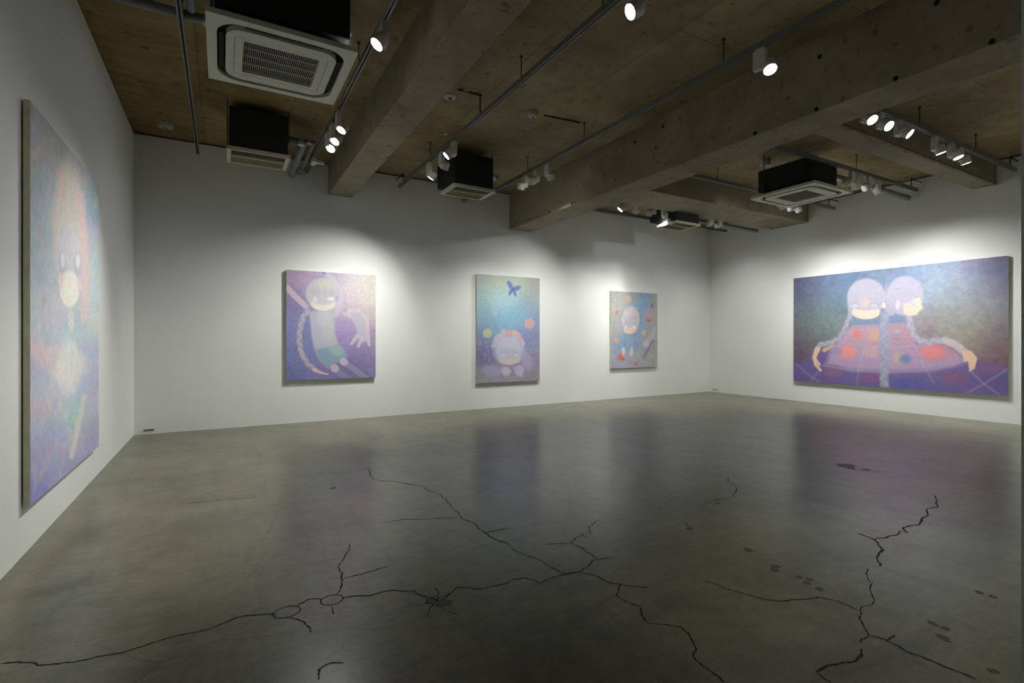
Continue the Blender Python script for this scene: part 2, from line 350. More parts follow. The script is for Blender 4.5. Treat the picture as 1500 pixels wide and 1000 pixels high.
class Art:
    def __init__(s, nx, ny, corners, seedv):
        s.nx, s.ny = nx, ny
        a, b = np.meshgrid(np.linspace(0, 1, nx+1), np.linspace(0, 1, ny+1))      # b=0 is the top row
        Hm = hom([(0, 0), (1, 0), (1, 1), (0, 1)], corners)
        w = Hm[2, 0]*a+Hm[2, 1]*b+Hm[2, 2]
        s.X = (Hm[0, 0]*a+Hm[0, 1]*b+Hm[0, 2])/w; s.Y = (Hm[1, 0]*a+Hm[1, 1]*b+Hm[1, 2])/w
        s.a, s.b = a, b; s.rng = np.random.default_rng(seedv)
        s.C = np.zeros(a.shape+(3,))
    def vn(s, fx, fy):
        g = s.rng.random((fy+2, fx+2)); u, v = s.a*fx, s.b*fy
        i, j = np.minimum(u.astype(int), fx-1), np.minimum(v.astype(int), fy-1); u = u-i; v = v-j
        u = u*u*(3-2*u); v = v*v*(3-2*v)
        return (g[j, i]*(1-u)+g[j, i+1]*u)*(1-v)+(g[j+1, i]*(1-u)+g[j+1, i+1]*u)*v
    def field(s, pts, sig):
        W = np.zeros(s.a.shape); C = np.zeros(s.C.shape)
        for x, y, r, g, b in pts:
            d = ((s.X-x)**2+(s.Y-y)**2)/sig**2
            w = np.exp(-d/2)+.02/(1+d)**2
            W += w; C += w[..., None]*np.array((r, g, b), float)
        s.C = C/W[..., None]
    def put(s, m, c, al=1):
        m = np.clip(m, 0, 1)[..., None]*al; s.C = s.C*(1-m)+np.array(c, float)*m
    def blob(s, x, y, rx, ry, c, al=1, soft=.25, ang=0):
        t = math.radians(ang); dx, dy = s.X-x, s.Y-y
        u = dx*math.cos(t)+dy*math.sin(t); v = -dx*math.sin(t)+dy*math.cos(t)
        r = np.sqrt((u/rx)**2+(v/ry)**2)
        m = np.clip((1+soft/2-r)/soft, 0, 1); s.put(m*m*(3-2*m), c, al)
    def stroke(s, pts, w, c, al=1, soft=.5, w2=None):
        D = np.full(s.a.shape, 1e9); n = len(pts)-1
        for k in range(n):
            (x0, y0), (x1, y1) = pts[k], pts[k+1]; dx, dy = x1-x0, y1-y0
            t = np.clip(((s.X-x0)*dx+(s.Y-y0)*dy)/(dx*dx+dy*dy+1e-9), 0, 1)
            ww = w if w2 is None else w+(w2-w)*(k+t)/n
            D = np.minimum(D, np.hypot(s.X-x0-t*dx, s.Y-y0-t*dy)/ww)
        m = np.clip((.5+soft/2-D)/soft, 0, 1); s.put(m*m*(3-2*m), c, al)
    def poly(s, pts, c, al=1, soft=6):
        ins = np.zeros(s.a.shape, bool); D = np.full(s.a.shape, 1e9)
        for (x0, y0), (x1, y1) in zip(pts, pts[1:]+pts[:1]):
            cond = ((y0 > s.Y) != (y1 > s.Y)); 
            xi = x0+(s.Y-y0)*(x1-x0)/((y1-y0) if abs(y1-y0) > 1e-6 else 1e-6)
            ins ^= cond & (s.X < xi)
            dx, dy = x1-x0, y1-y0; t = np.clip(((s.X-x0)*dx+(s.Y-y0)*dy)/(dx*dx+dy*dy+1e-9), 0, 1)
            D = np.minimum(D, np.hypot(s.X-x0-t*dx, s.Y-y0-t*dy))
        m = np.clip(.5+np.where(ins, D, -D)/soft, 0, 1); s.put(m, c, al)
    def braid(s, pts, w, c0, c1, step, w2=None):
        # overlapping plaits along a line
        P = [np.array(p, float) for p in pts]; L = [0]
        for a, b in zip(P, P[1:]): L.append(L[-1]+np.linalg.norm(b-a))
        n = max(2, int(L[-1]/step))
        s.stroke(pts, w, [x*.5+y*.5 for x, y in zip(c0, c1)], .9, .4, w2)
        for k in range(n):
            d = L[-1]*(k+.5)/n; i = max(j for j in range(len(P)) if L[j] <= d); i = min(i, len(P)-2)
            f = (d-L[i])/(L[i+1]-L[i]); q = P[i]*(1-f)+P[i+1]*f; t = (P[i+1]-P[i])/(L[i+1]-L[i])
            ww = w if w2 is None else w+(w2-w)*d/L[-1]; nrm = np.array((-t[1], t[0])); side = 1 if k % 2 else -1
            q = q+nrm*side*ww*.2; ang = math.degrees(math.atan2(t[1], t[0]))+side*35
            s.blob(q[0], q[1], ww*.5, ww*.24, c0, .75, .5, ang)
            s.blob(q[0]-t[0]*ww*.3, q[1]-t[1]*ww*.3, ww*.4, ww*.08, c1, .32, .9, ang)
    def grain(s, amt, fx, fy, hue=0):
        n = (s.vn(fx, fy)-.5)+.6*(s.vn(fx*2, fy*2)-.5)+.4*(s.vn(fx*4, fy*4)-.5)
        s.C = s.C*(1+amt*n[..., None])
        if hue:
            for ch in range(3): s.C[..., ch] += hue*((s.vn(fx, fy)-.5)+.6*(s.vn(fx*3, fy*3)-.5))

def art_material(name, gain):
    t = NT(name); a = t.n('ShaderNodeVertexColor', layer_name='paint')
    g = t.n('ShaderNodeMix', data_type='RGBA', blend_type='MULTIPLY'); g.inputs[0].default_value = 1
    t.l(a.outputs['Color'], g.inputs[6]); g.inputs[7].default_value = (gain[0], gain[1], gain[2], 1)
    g.clamp_result = False
    t.set(Base_Color=g.outputs[2], Roughness=.7, Specular_IOR_Level=.25)
    t.bump(t.noise(t.obj(), 420, 2), .06, .001); return t.m

def painting(art, w, h, depth, gap, origin, rz, label, gain):
    """origin: bottom centre of the back of the picture where it meets the wall; it faces local -Y"""
    origin = Vector(origin)+Matrix.Rotation(rz, 3, 'Z') @ Vector((0, -.003, 0))
    root = thing('painting', origin, label, 'painting', None, rz)
    nx, ny = art.nx, art.ny
    xs = (art.a-.5)*w; zs = (1-art.b)*h; n = (nx+1)*(ny+1)
    gm = art.C.mean(-1, keepdims=True); art.C = gm+(art.C-gm)*.76
    co = np.stack([xs.ravel(), np.full(n, -(gap+depth)), zs.ravel()], 1)
    i = (np.arange(ny)[:, None]*(nx+1)+np.arange(nx)[None]).ravel()
    quads = np.stack([i, i+nx+1, i+nx+2, i+1], 1)
    me = bpy.data.meshes.new('painted_canvas')
    me.from_pydata(co.tolist(), [], quads.tolist())
    me.attributes.new('paint', 'FLOAT_COLOR', 'POINT')
    c = np.clip(art.C, 0, 255)/255; lin = np.where(c <= .04045, c/12.92, ((c+.055)/1.055)**2.4).reshape(-1, 3)
    me.attributes['paint'].data.foreach_set('color', np.concatenate([lin, np.ones((n, 1))], 1).astype(np.float32).ravel())
    me.materials.append(art_material('picture_paint', gain))
    pc = bpy.data.objects.new('painted_canvas', me); COL.objects.link(pc); pc.parent = root
    pc['label'] = 'painted front of the canvas'
    MB().box(-w/2, w/2, -(gap+depth)+.0006, -gap, 0, h).build('canvas_edge', M['edge'], root)
    b = MB(); t = .03
    if gap > 0:
        b.box(-w/2+t, w/2-t, -gap, 0, t, t+.05); b.box(-w/2+t, w/2-t, -gap, 0, h-t-.05, h-t)
        b.box(-w/2+t, -w/2+t+.05, -gap, 0, t+.05, h-t-.05); b.box(w/2-t-.05, w/2-t, -gap, 0, t+.05, h-t-.05)
        b.build('stretcher_frame', M['wood'], root)
    return root

G1 = (1.62,)*3; G2 = (1.36,)*3; G3 = (1.2,)*3; G4 = (1.28,)*3; G5 = (1.2,)*3
# --- large left-wall canvas: pale figure in a field of blue and lilac dabs
a = Art(190, 240, [(105, 55), (589.5, 629.5), (584, 2445), (102, 2858)], 1)
a.field([(120,100,148,142,148),(130,300,140,150,160),(200,250,140,150,158),(180,270,165,150,140),(230,400,165,150,150),(300,420,122,145,142),(200,580,108,148,163),(140,560,150,160,150),(250,570,165,145,160),(350,480,150,145,150),(400,580,160,155,150),(500,520,140,140,155),(510,730,116,150,165),(570,700,140,148,155),(560,880,122,145,170),(150,780,138,152,172),(150,950,142,165,175),(230,850,158,170,175),
(150,1050,148,165,172),(230,1150,160,175,180),(130,1250,148,165,180),(220,1330,160,178,178),(130,1290,142,150,188),(250,1450,175,168,180),(130,1500,148,170,180),(180,1600,165,172,175),(220,1650,165,158,175),(300,1700,152,170,192),(230,1810,190,160,165),(540,1000,142,165,170),(550,1200,150,170,175),(550,1400,155,175,180),(550,1600,165,175,175),(550,1800,145,160,188),(430,1640,152,172,175),(400,1850,185,185,175),
(120,2000,148,148,182),(150,2050,150,168,175),(350,2000,185,182,185),(250,2100,170,165,180),(500,2050,148,155,188),(550,2150,165,160,180),(150,2300,138,155,188),(170,2220,182,150,165),(400,2230,140,172,175),(300,2150,160,165,180),(250,2380,132,145,188),(440,2320,165,165,165),(350,2400,148,155,192),(130,2600,135,130,175),(250,2600,132,135,188),(270,2480,168,138,165),(130,2750,115,115,190),(350,2550,135,135,182),(550,2400,138,132,182),(570,2350,145,138,170)], 62)
r = a.rng
pal = [(120,150,185),(185,150,160),(150,180,170),(150,140,190),(190,185,165),(130,165,180),(170,155,190)]
for k in range(420):
    x = r.uniform(90, 600); y = r.uniform(60, 2860); c = pal[r.integers(len(pal))]
    a.blob(x, y, r.uniform(8, 24), r.uniform(25, 75), c, r.uniform(.12, .36), .9, r.uniform(-25, 25))
a.blob(375, 880, 105, 400, (190,178,168), .8, .5); a.blob(330, 640, 40, 150, (192,165,150), .6, .7)
a.stroke([(455,700),(490,1000),(492,1250),(485,1560)], 55, (205,162,162), .75, .9)
a.stroke([(285,850),(285,1150)], 30, (200,170,160), .6, .9)
a.blob(372, 1120, 85, 210, (178,175,188), .9, .3)
a.blob(380, 1360, 70, 125, (206,203,190), .95, .25)
a.blob(318, 1300, 18, 60, (208,172,172), .8, .6); a.blob(450, 1320, 16, 60, (208,172,175), .8, .6)
for x in (330, 437):
    a.blob(x, 1180, 24, 78, (152,150,172), .5, .6); a.blob(x+2, 1165, 15, 50, (202,205,202), .75, .6)
for k in range(7): a.stroke([(310+k*22, 780), (306+k*22, 1000)], 7, (168,168,165), .35, .9)
a.blob(390, 1580, 22, 80, (190,185,192), .7, .6); a.blob(375, 1900, 80, 190, (190,189,184), .6, .8)
a.stroke([(480,2100),(430,2350),(390,2520)], 34, (190,186,168), .75, .7); a.blob(412, 2210, 38, 90, (134,176,172), .6, .7, 20)
a.grain(.06, 60, 90, 7)
a.C = a.C*.93+np.array((168, 170, 174))*.07
painting(a, 1.83, 2.28, .030, .006, (XL, 4.735, .287), math.pi/2, 'tall canvas of a pale figure in blue and lilac dabs on the left wall', G1)

# --- tumbling figure with a long plait and a white animal
a = Art(220, 260, [(97, 77), (750, 115), (750, 865), (97, 885)], 2)
a.field([(120,100,150,120,165),(250,130,165,135,175),(400,110,150,135,185),(550,130,180,166,178),(700,140,178,178,166),(730,250,184,178,164),(600,250,186,168,174),(550,330,180,162,176),(700,400,180,160,164),(120,300,118,105,168),(120,500,112,115,182),(150,700,98,110,182),(120,850,92,98,170),(300,830,110,105,178),(520,450,150,122,188),(520,600,150,118,188),(650,650,135,108,182),(720,550,152,125,165),(700,800,125,108,165),(550,750,110,100,172),(600,850,105,95,162),(250,560,110,112,185)], 75)
a.grain(.06, 40, 50, 7)
for k in range(5): a.stroke([(100+8*k, 690+25*k), (230-10*k, 720+30*k)], 7, (125,140,190), .35, .9)
a.stroke([(365,90),(440,170)], 20, (110,100,165), .8, .7)
a.stroke([(240,345),(170,280),(98,205)], 42, (182,158,178), .95, .35)
a.stroke([(455,400),(492,300),(485,235),(400,120)], 50, (180,165,192), .9, .45)
a.poly([(262,380),(450,365),(442,450),(450,540),(475,620),(542,705),(400,800),(338,740),(298,650),(280,560)], (162,160,182), 1, 18); a.blob(400, 480, 50, 110, (176,174,172), .6, .9)
a.blob(370, 430, 50, 60, (178,170,188), .7, .8)
a.poly([(310,662),(400,640),(478,622),(542,705),(400,800),(338,740)], (108,145,176), .95, 16)
a.blob(460, 665, 55, 38, (140,172,165), .8, .9, 30)
a.stroke([(445,800),(510,850),(580,900)], 66, (84,76,140), .6, .4); a.stroke([(520,755),(600,810),(690,880)], 60, (84,76,140), .6, .4); a.stroke([(445,800),(510,850),(580,900)], 54, (122,114,170), 1, .25); a.stroke([(520,755),(600,810),(690,880)], 48, (130,120,172), 1, .25)
a.blob(448, 797, 34, 30, (182,150,182), 1, .25, 35); a.blob(515, 750, 32, 28, (180,155,190), 1, .25, 35)
a.blob(352, 255, 124, 122, (148,132,168), .55, .35); a.blob(355, 250, 116, 114, (168,166,176), 1, .18)
a.blob(390, 190, 70, 45, (182,182,164), .6, .9)
a.blob(365, 325, 92, 52, (204,192,182), 1, .25)
a.blob(365, 290, 98, 42, (172,166,180), .9, .5)
for x, w_ in ((290, 18), (325, 20), (378, 22), (425, 18)): a.poly([(x-w_, 230), (x, 185), (x+w_, 230), (x, 300)], (156,146,166), .35, 14)
a.blob(306, 295, 15, 20, (182,192,190), .95, .6); a.blob(421, 288, 25, 15, (192,198,204), .95, .5); a.blob(421, 270, 24, 5, (150,146,172), .6, .8)
a.blob(275, 268, 10, 22, (188,160,168), .6, .8); a.blob(465, 285, 12, 16, (150,135,190), .7, .6)
a.braid([(252,372),(215,430),(194,520),(190,610),(208,690),(250,760),(310,812)], 42, (172,162,182), (140,122,160), 30, 34)
a.stroke([(300,805),(345,828),(400,842)], 24, (212,168,166), 1, .4, 8); a.blob(210, 690, 16, 40, (190,150,165), .6, .8, -20)
a.blob(588, 392, 52, 34, (184,170,176), 1, .2); a.blob(560, 375, 12, 12, (190,178,180), 1, .4); a.blob(625, 375, 12, 12, (190,178,180), 1, .4)
a.blob(575, 398, 5, 6, (150,125,150), .8, .5); a.blob(602, 396, 5, 6, (150,125,150), .8, .5)
a.stroke([(615,425),(650,490),(665,560)], 84, (166,158,184), 1, .2, 92)
a.stroke([(560,420),(535,405),(515,392)], 22, (182,168,178), 1, .4); a.stroke([(655,405),(690,440),(690,520)], 26, (188,168,178), .9, .4)
for p, q in (((615,560),(572,618)), ((650,575),(622,638)), ((692,560),(702,630))): a.stroke([p, q], 30, (178,164,186), 1, .35, 20)
g_ = a.C.mean(-1, keepdims=True); a.C = g_+(a.C-g_)*.82
painting(a, 1.284, 1.597, .040, .008, (1.448, YB, .628), 0, 'canvas of a tumbling child with a long plait and a white animal', G2)

# --- blue butterfly above a child in a flower wreath
a = Art(170, 240, [(93, 55), (580, 90), (578, 880), (95, 895)], 3)
a.field([(110,70,155,165,165),(250,100,172,184,165),(400,110,168,184,172),(560,110,158,158,148),(120,250,140,172,178),(300,250,150,186,196),(550,250,146,162,170),(120,400,122,158,182),(300,400,118,170,202),(450,380,120,165,198),(560,400,122,142,178),(120,550,112,122,172),(560,600,128,132,176),(120,700,112,102,158),(560,700,140,128,165),(120,850,145,140,148),(300,850,148,138,155),(550,860,142,135,148),(250,500,118,150,190),(450,560,120,135,182)], 62)
a.grain(.05, 40, 60, 8)
for k in range(160): a.blob(a.rng.uniform(95,580), a.rng.uniform(560,890), a.rng.uniform(5,16), a.rng.uniform(4,12), pal[a.rng.integers(len(pal))], .3, .9)
B = (92,118,184)
a.blob(352, 145, 17, 40, B, .9, .35, -28); a.blob(400, 168, 36, 18, B, .9, .35, -22); a.blob(352, 200, 13, 24, B, .85, .4, 20); a.blob(388, 208, 13, 24, B, .85, .4, -15); a.blob(372, 180, 10, 24, (85,105,170), .9, .4, 35)
def flower(x, y, r_, c, c2, al=.8):
    for q in range(5):
        t = q*1.257; a.blob(x+r_*.55*math.cos(t), y+r_*.55*math.sin(t), r_*.5, r_*.5, c, al, .5)
    a.blob(x, y, r_*.3, r_*.3, c2, al, .6)
flower(176, 512, 36, (176,190,140), (200,188,110)); flower(500, 442, 42, (196,150,165), (212,150,135), .9); flower(235, 356, 22, (165,168,186), (180,165,175), .6)
a.blob(340, 640, 122, 128, (152,150,190), .9, .3); a.blob(345, 640, 105, 112, (180,180,198), .85, .4)
for k in range(26):
    t = -3.05+2.9*k/25; rr = a.rng.uniform(.82, 1.05); x, y = 340+118*rr*math.cos(t), 622+122*rr*math.sin(t)
    flower(x, y, a.rng.uniform(14, 24), [(170,180,202),(190,160,180),(178,178,160),(160,168,205)][k % 4], [(205,180,150),(212,150,155),(170,190,210),(190,170,190)][k % 4], .65)
flower(345, 520, 28, (205,140,155), (215,150,140)); flower(388, 512, 22, (212,165,150), (220,170,140)); flower(425, 562, 26, (195,152,172), (205,160,165))
a.blob(345, 705, 86, 58, (196,176,176), .95, .2); a.blob(345, 672, 86, 40, (166,165,196), .85, .5)
for x in (298, 395): a.blob(x, 684, 18, 10, (182,188,212), .8, .5)
a.stroke([(270,752),(345,766),(415,748)], 12, (120,105,150), .6, .8)
a.blob(205, 800, 78, 42, (150,148,192), .8, .6, 15); a.blob(475, 730, 42, 75, (158,146,192), .8, .6, -20)
a.blob(318, 802, 38, 30, (178,172,202), .9, .35, 15); a.blob(422, 800, 36, 40, (168,166,202), .9, .35)
for x in (300, 316, 332): a.stroke([(x, 812), (x+4, 838)], 9, (184,178,204), .8, .6)
for x in (404, 420, 436): a.stroke([(x, 815), (x+2, 846)], 9, (176,172,204), .8, .6)
painting(a, 1.304, 1.905, .040, .008, (4.495, YB, .455), 0, 'narrow canvas with a dark blue butterfly above a flower-crowned child', G3)

# --- small figure with a round pale head among orange dots
a = Art(150, 190, [(97, 107), (548, 135), (545, 850), (105, 862)], 4)
a.field([(120,150,150,150,145),(200,200,156,155,155),(350,160,142,150,165),(450,170,118,150,192),(520,170,162,155,142),(150,500,156,155,160),(400,250,108,155,198),(400,380,122,160,192),(520,350,166,155,155),(460,320,175,150,160),(500,550,156,155,150),(300,600,128,145,182),(230,600,112,150,182),(400,650,150,150,160),(200,800,148,150,172),(350,800,150,150,160),(500,800,156,155,155),(140,300,150,158,155)], 50)
a.stroke([(430,130),(400,300),(375,480),(360,620)], 70, (112,152,196), .6, .9)
a.stroke([(240,540),(225,680)], 46, (112,148,185), .7, .8); a.stroke([(310,540),(330,680)], 50, (118,145,180), .7, .8)
a.stroke([(515,480),(500,570),(440,630)], 50, (174,170,176), .85, .7, 60); a.stroke([(505,600),(460,680),(415,760)], 24, (118,116,162), .8, .8); a.blob(440, 630, 28, 34, (180,176,180), .8, .6)
a.blob(295, 400, 94, 142, (140,128,160), .5, .4); a.blob(290, 392, 86, 132, (180,172,182), 1, .18)
a.blob(282, 488, 62, 44, (208,178,166), 1, .3); a.blob(285, 440, 64, 30, (172,162,182), .9, .6)
for x in (240, 270, 300, 330): a.stroke([(x, 360), (x+2, 430)], 12, (150,138,172), .6, .9)
a.blob(325, 462, 14, 14, (198,205,215), .9, .4); a.blob(248, 462, 12, 12, (190,195,210), .8, .4); a.blob(335, 340, 16, 20, (205,165,145), .6, .8)
for x, y, r_, c in ((270,185,27,(196,168,118)),(157,320,19,(212,110,98)),(463,390,24,(208,98,98)),(155,600,26,(204,156,120)),(192,752,28,(212,100,82)),(340,822,19,(186,105,128)),(490,750,20,(172,172,120)),(415,520,24,(180,178,135)),(500,255,16,(112,126,132)),(450,350,40,(180,155,165))):
    a.blob(x, y, r_, r_*1.15, c, .5 if c[0] < 185 and r_ > 30 else .92, .6)
a.blob(220, 700, 18, 42, (196,180,172), .9, .5); a.blob(300, 705, 18, 42, (190,176,176), .9, .5); a.blob(220, 775, 16, 14, (205,90,75), .8, .6)
a.grain(.07, 30, 40, 9)
painting(a, 1.29, 1.582, .040, .008, (7.525, YB, .628), 0, 'smallest canvas, a pale round-headed child among orange dots, nearest the far corner', G4)

# --- wide canvas: two figures joined back to back in one spreading skirt
a = Art(420, 270, [(88, 183), (1293, 57), (1293, 845), (88, 758)], 5)
a.field([(100,200,88,80,125),(200,220,85,95,142),(300,190,88,115,162),(350,250,85,120,158),(150,320,84,86,112),(250,330,92,120,136),(120,450,98,114,116),(250,430,108,130,120),(330,430,118,138,130),(130,560,98,72,95),(200,540,110,114,120),(100,620,92,68,112),(600,140,112,134,174),(850,180,126,150,188),(1000,130,138,152,188),(1100,140,130,138,172),(1200,100,108,110,158),(1280,120,88,88,132),(950,250,140,160,184),(1100,250,142,150,172),(1270,300,118,120,142),(850,330,138,156,172),(1000,380,152,156,158),(1150,370,142,144,156),(1270,450,124,116,120),(850,470,145,118,130),(950,450,148,146,140),(1100,480,152,148,142),(1080,540,152,148,108),(1200,560,132,124,125),(1250,640,124,62,88),(1180,620,126,84,112),(400,300,90,115,155),(700,150,112,135,180),(1280,560,110,85,105)], 85)
a.grain(.07, 44, 28, 9)
a.poly([(60,720),(88,680),(150,640),(230,598),(330,560),(420,540),(760,540),(900,560),(1040,600),(1150,650),(1293,690),(1320,900),(60,900)], (100,80,165), .85, 45)
a.blob(700, 820, 260, 70, (80,82,168), .6, .9); a.blob(1230, 760, 110, 60, (92,78,152), .6, .9); a.blob(160, 700, 80, 40, (96,80,165), .6, .9)
a.poly([(300,570),(370,500),(420,455),(560,445),(700,438),(745,470),(775,545),(900,565),(1000,592),(1070,650),(980,680),(850,700),(600,708),(420,700),(270,668)], (178,142,182), .85, 34)
a.poly([(385,470),(420,452),(560,445),(565,570),(480,562),(370,545)], (182,132,156), .8, 24)
a.poly([(622,445),(700,438),(745,475),(770,560),(640,570)], (180,128,152), .8, 24)
a.blob(900, 590, 110, 40, (196,120,146), .55, .9, 12)
for x, y, rx, ry, c in ((395,597,46,38,(240,125,112)),(445,498,22,22,(236,105,98)),(545,500,30,34,(205,152,122)),(520,600,45,28,(190,152,148)),(682,632,34,32,(190,160,130)),(715,635,32,26,(92,122,184)),(870,598,66,42,(240,115,112)),(310,708,48,36,(140,85,135)),(520,742,60,28,(138,72,138)),(990,740,72,32,(132,80,128)),(730,772,70,30,(75,85,170)),(1190,690,60,26,(130,80,135)),(330,590,25,20,(150,120,180))):
    a.blob(x, y, rx, ry, c, .82, .95)
Ln = (165,158,186)
for p, w_ in (([(385,545),(500,565),(640,572),(760,562)], 7), ([(515,450),(510,520),(480,600),(452,700)], 7), ([(755,545),(790,600),(822,680),(875,765)], 7), ([(250,672),(420,700),(600,712),(850,700),(980,672),(1060,640)], 7), ([(1055,828),(1150,780),(1285,695)], 9), ([(1085,705),(1150,770),(1245,838)], 9), ([(100,660),(160,715),(235,765)], 7), ([(245,690),(185,755)], 6), ([(455,700),(440,790)], 6), ([(372,545),(395,480),(430,450),(560,445)], 7), ([(622,440),(700,434),(742,465),(770,540)], 7)):
    a.stroke(p, w_*1.3, Ln, .38, .95)
a.blob(668, 505, 28, 42, (158,135,168), .6, .6); a.blob(668, 480, 18, 10, (175,165,190), .5, .6); a.stroke([(655,525),(690,525)], 6, (120,125,150), .6, .8)
a.poly([(415,405),(565,398),(572,442),(408,444)], (112,132,172), .9, 14); a.poly([(612,385),(722,372),(728,432),(616,438)], (108,132,176), .9, 14)
a.braid([(404,395),(378,460),(345,520),(290,545),(235,555),(218,590)], 26, (166,160,192), (130,128,165), 20)
a.stroke([(222,580),(205,625),(212,665),(240,700)], 30, (222,178,140), 1, .4, 14); a.stroke([(215,640),(235,668)], 12, (222,178,140), 1, .5); a.stroke([(262,585),(312,560)], 26, (198,160,118), .95, .5, 12)
a.braid([(735,400),(748,460),(775,520),(830,545),(900,530),(970,540),(1030,580)], 36, (172,168,196), (140,135,170), 26)
a.stroke([(940,532),(1000,555),(1050,600)], 36, (198,178,174), .8, .5, 44)
a.poly([(1035,590),(1085,590),(1120,630),(1105,690),(1075,708),(1068,650),(1042,650)], (226,180,145), 1, 8)
a.blob(500, 292, 120, 114, (130,128,170), .3, .3)
a.blob(498, 290, 108, 106, (163,159,184), 1, .14); a.blob(715, 282, 104, 112, (165,159,187), 1, .14)
a.poly([(600,300),(608,200),(625,300),(625,400),(598,400)], (162,157,184), .9, 14)
a.poly([(392,300),(395,400),(420,405),(425,320)], (162,157,182), .9, 10); a.poly([(612,300),(610,385),(650,395),(668,300)], (163,157,185), .9, 10)
a.blob(495, 375, 80, 38, (205,190,174), 1, .2); a.blob(492, 336, 92, 26, (164,157,180), .95, .6)
a.blob(490, 322, 30, 26, (196,172,170), .7, .8)
for x in (434, 540): a.blob(x, 335, 28, 17, (152,152,182), .6, .5); a.blob(x, 339, 21, 12, (172,182,194), .9, .6)
a.blob(595, 336, 11, 16, (226,190,172), 1, .35)
a.poly([(705,345),(752,300),(800,290),(806,330),(816,345),(806,362),(795,368),(782,388),(745,396),(705,380)], (206,190,172), 1, 9)
a.blob(735, 325, 36, 30, (212,178,178), .7, .9); a.blob(763, 315, 13, 22, (150,150,190), .7, .4); a.blob(764, 314, 9, 17, (185,198,214), .9, .5)
a.blob(674, 332, 13, 28, (196,178,200), 1, .4); a.blob(720, 300, 30, 20, (168,156,196), .8, .8)
for x in (455, 480, 505, 530): a.stroke([(x, 255), (x-3, 315)], 9, (166,160,188), .35, .9)
a.braid([(598,385),(596,480),(598,600),(598,700),(598,790)], 48, (152,156,184), (130,132,170), 34)
a.grain(.04, 120, 80, 5)
g_ = a.C.mean(-1, keepdims=True); a.C = g_+(a.C-g_)*.92
painting(a, 3.17, 2.035, .040, .008, (XR, 4.375, .398), -math.pi/2, 'widest canvas, two figures joined back to back in one spreading skirt', G5)


# ---------------------------------------------------------------- lighting tracks
def track(axis, fixed, a, b, z, label, rods, w=.036, h=.05, wallarm=None, endcap=True, group='ceiling lighting tracks'):
    """axis 'y': runs along Y at x=fixed from a to b; rods: positions of hanger rods"""
    loc = (fixed, a, z-h) if axis == 'y' else (a, fixed, z-h)
    root = thing('lighting_track', loc, label, 'track light rail', group); L = b-a
    def bx(m, u0, u1, v0, v1, z0, z1):      # u across, v along
        return m.box(u0, u1, v0, v1, z0, z1) if axis == 'y' else m.box(v0, v1, u0, u1, z0, z1)
    m = MB(); bx(m, -w/2, w/2, 0, L, .014, h); bx(m, -w/2, -w/2+.010, 0, L, 0, .014); bx(m, w/2-.010, w/2, 0, L, 0, .014)
    m.build('rail', M['rail'], root)
    m = MB(); bx(m, -w/2+.0102, w/2-.0102, .002, L-.002, .009, .0138); m.build('slot', M['slot'], root)
    m = MB(); bx(m, -w/2-.003, w/2+.003, L-.03, L+.004, -.002, h+.002); m.build('end_cap', M['rail'], root)
    for r in rods:
        m = MB(); p = (0, r-a) if axis == 'y' else (r-a, 0)
        m.tube((p[0], p[1], h-.002), (p[0], p[1], H-z+h), .005, 8)
        m.lathe([(.016, H-z+h-.012), (.016, H-z+h-.001)], 12, Matrix.Translation((p[0], p[1], 0)))
        m.build('hanger_rod', M['rod'], root)
    if wallarm:                              # L-shaped bracket from the rail up and across to the wall
        r, d = wallarm; m = MB()
        if axis == 'y': m.path([Vector((0, r-a, h-.002)), Vector((0, r-a, h+.12)), Vector((0, d-a, h+.12))], .008, 8)
        else: m.path([Vector((r-a, 0, h-.002)), Vector((r-a, 0, h+.12)), Vector((d-a, 0, h+.12))], .008, 8)
        m.build('wall_bracket', M['rod'], root)
    return root
TZ = 3.66
track('y', -.27, -1.5, 7.70, TZ, 'thin grey lighting track without lamps nearest the left wall', [.5, 2.6, 4.7])
track('y', 1.06, -1.5, 7.80, TZ, 'grey lighting track running right beside the large square ceiling air conditioner', [.4, 3.0, 4.6, 7.3])
track('y', 2.43, .9, 7.82, TZ, 'long grey lighting track crossing the middle bay, left of the white round sensor', [1.2, 2.9, 4.07, 4.93, 6.45], wallarm=(7.62, 7.99))
track('y', 3.84, .9, 7.5, TZ, 'long grey lighting track closest to the deep concrete beam', [1.5, 2.95, 4.93, 6.25], wallarm=None)
track('x', 2.70, 5.15, 9.80, TZ, 'grey lighting track at upper right with six lit spotlights', [6.9, 8.45], wallarm=(9.62, 9.91))
track('x', 3.85, 5.1, 9.74, TZ, 'grey lighting track passing right behind the square air conditioner of the right bay', [6.1, 7.9], wallarm=(9.55, 9.91))
track('x', 5.14, 5.1, 9.78, TZ, 'dark lighting track ending on the right wall between the two cross beams', [6.55, 7.6], wallarm=(9.6, 9.91))
track('x', 6.53, 5.6, 9.78, TZ, 'grey lighting track just behind the far cross beam with a row of spotlights', [7.2, 8.7])
track('x', 7.42, 5.6, 9.74, TZ, 'dark lighting track nearest the far right corner of the room', [8.9], wallarm=(9.55, 9.91))

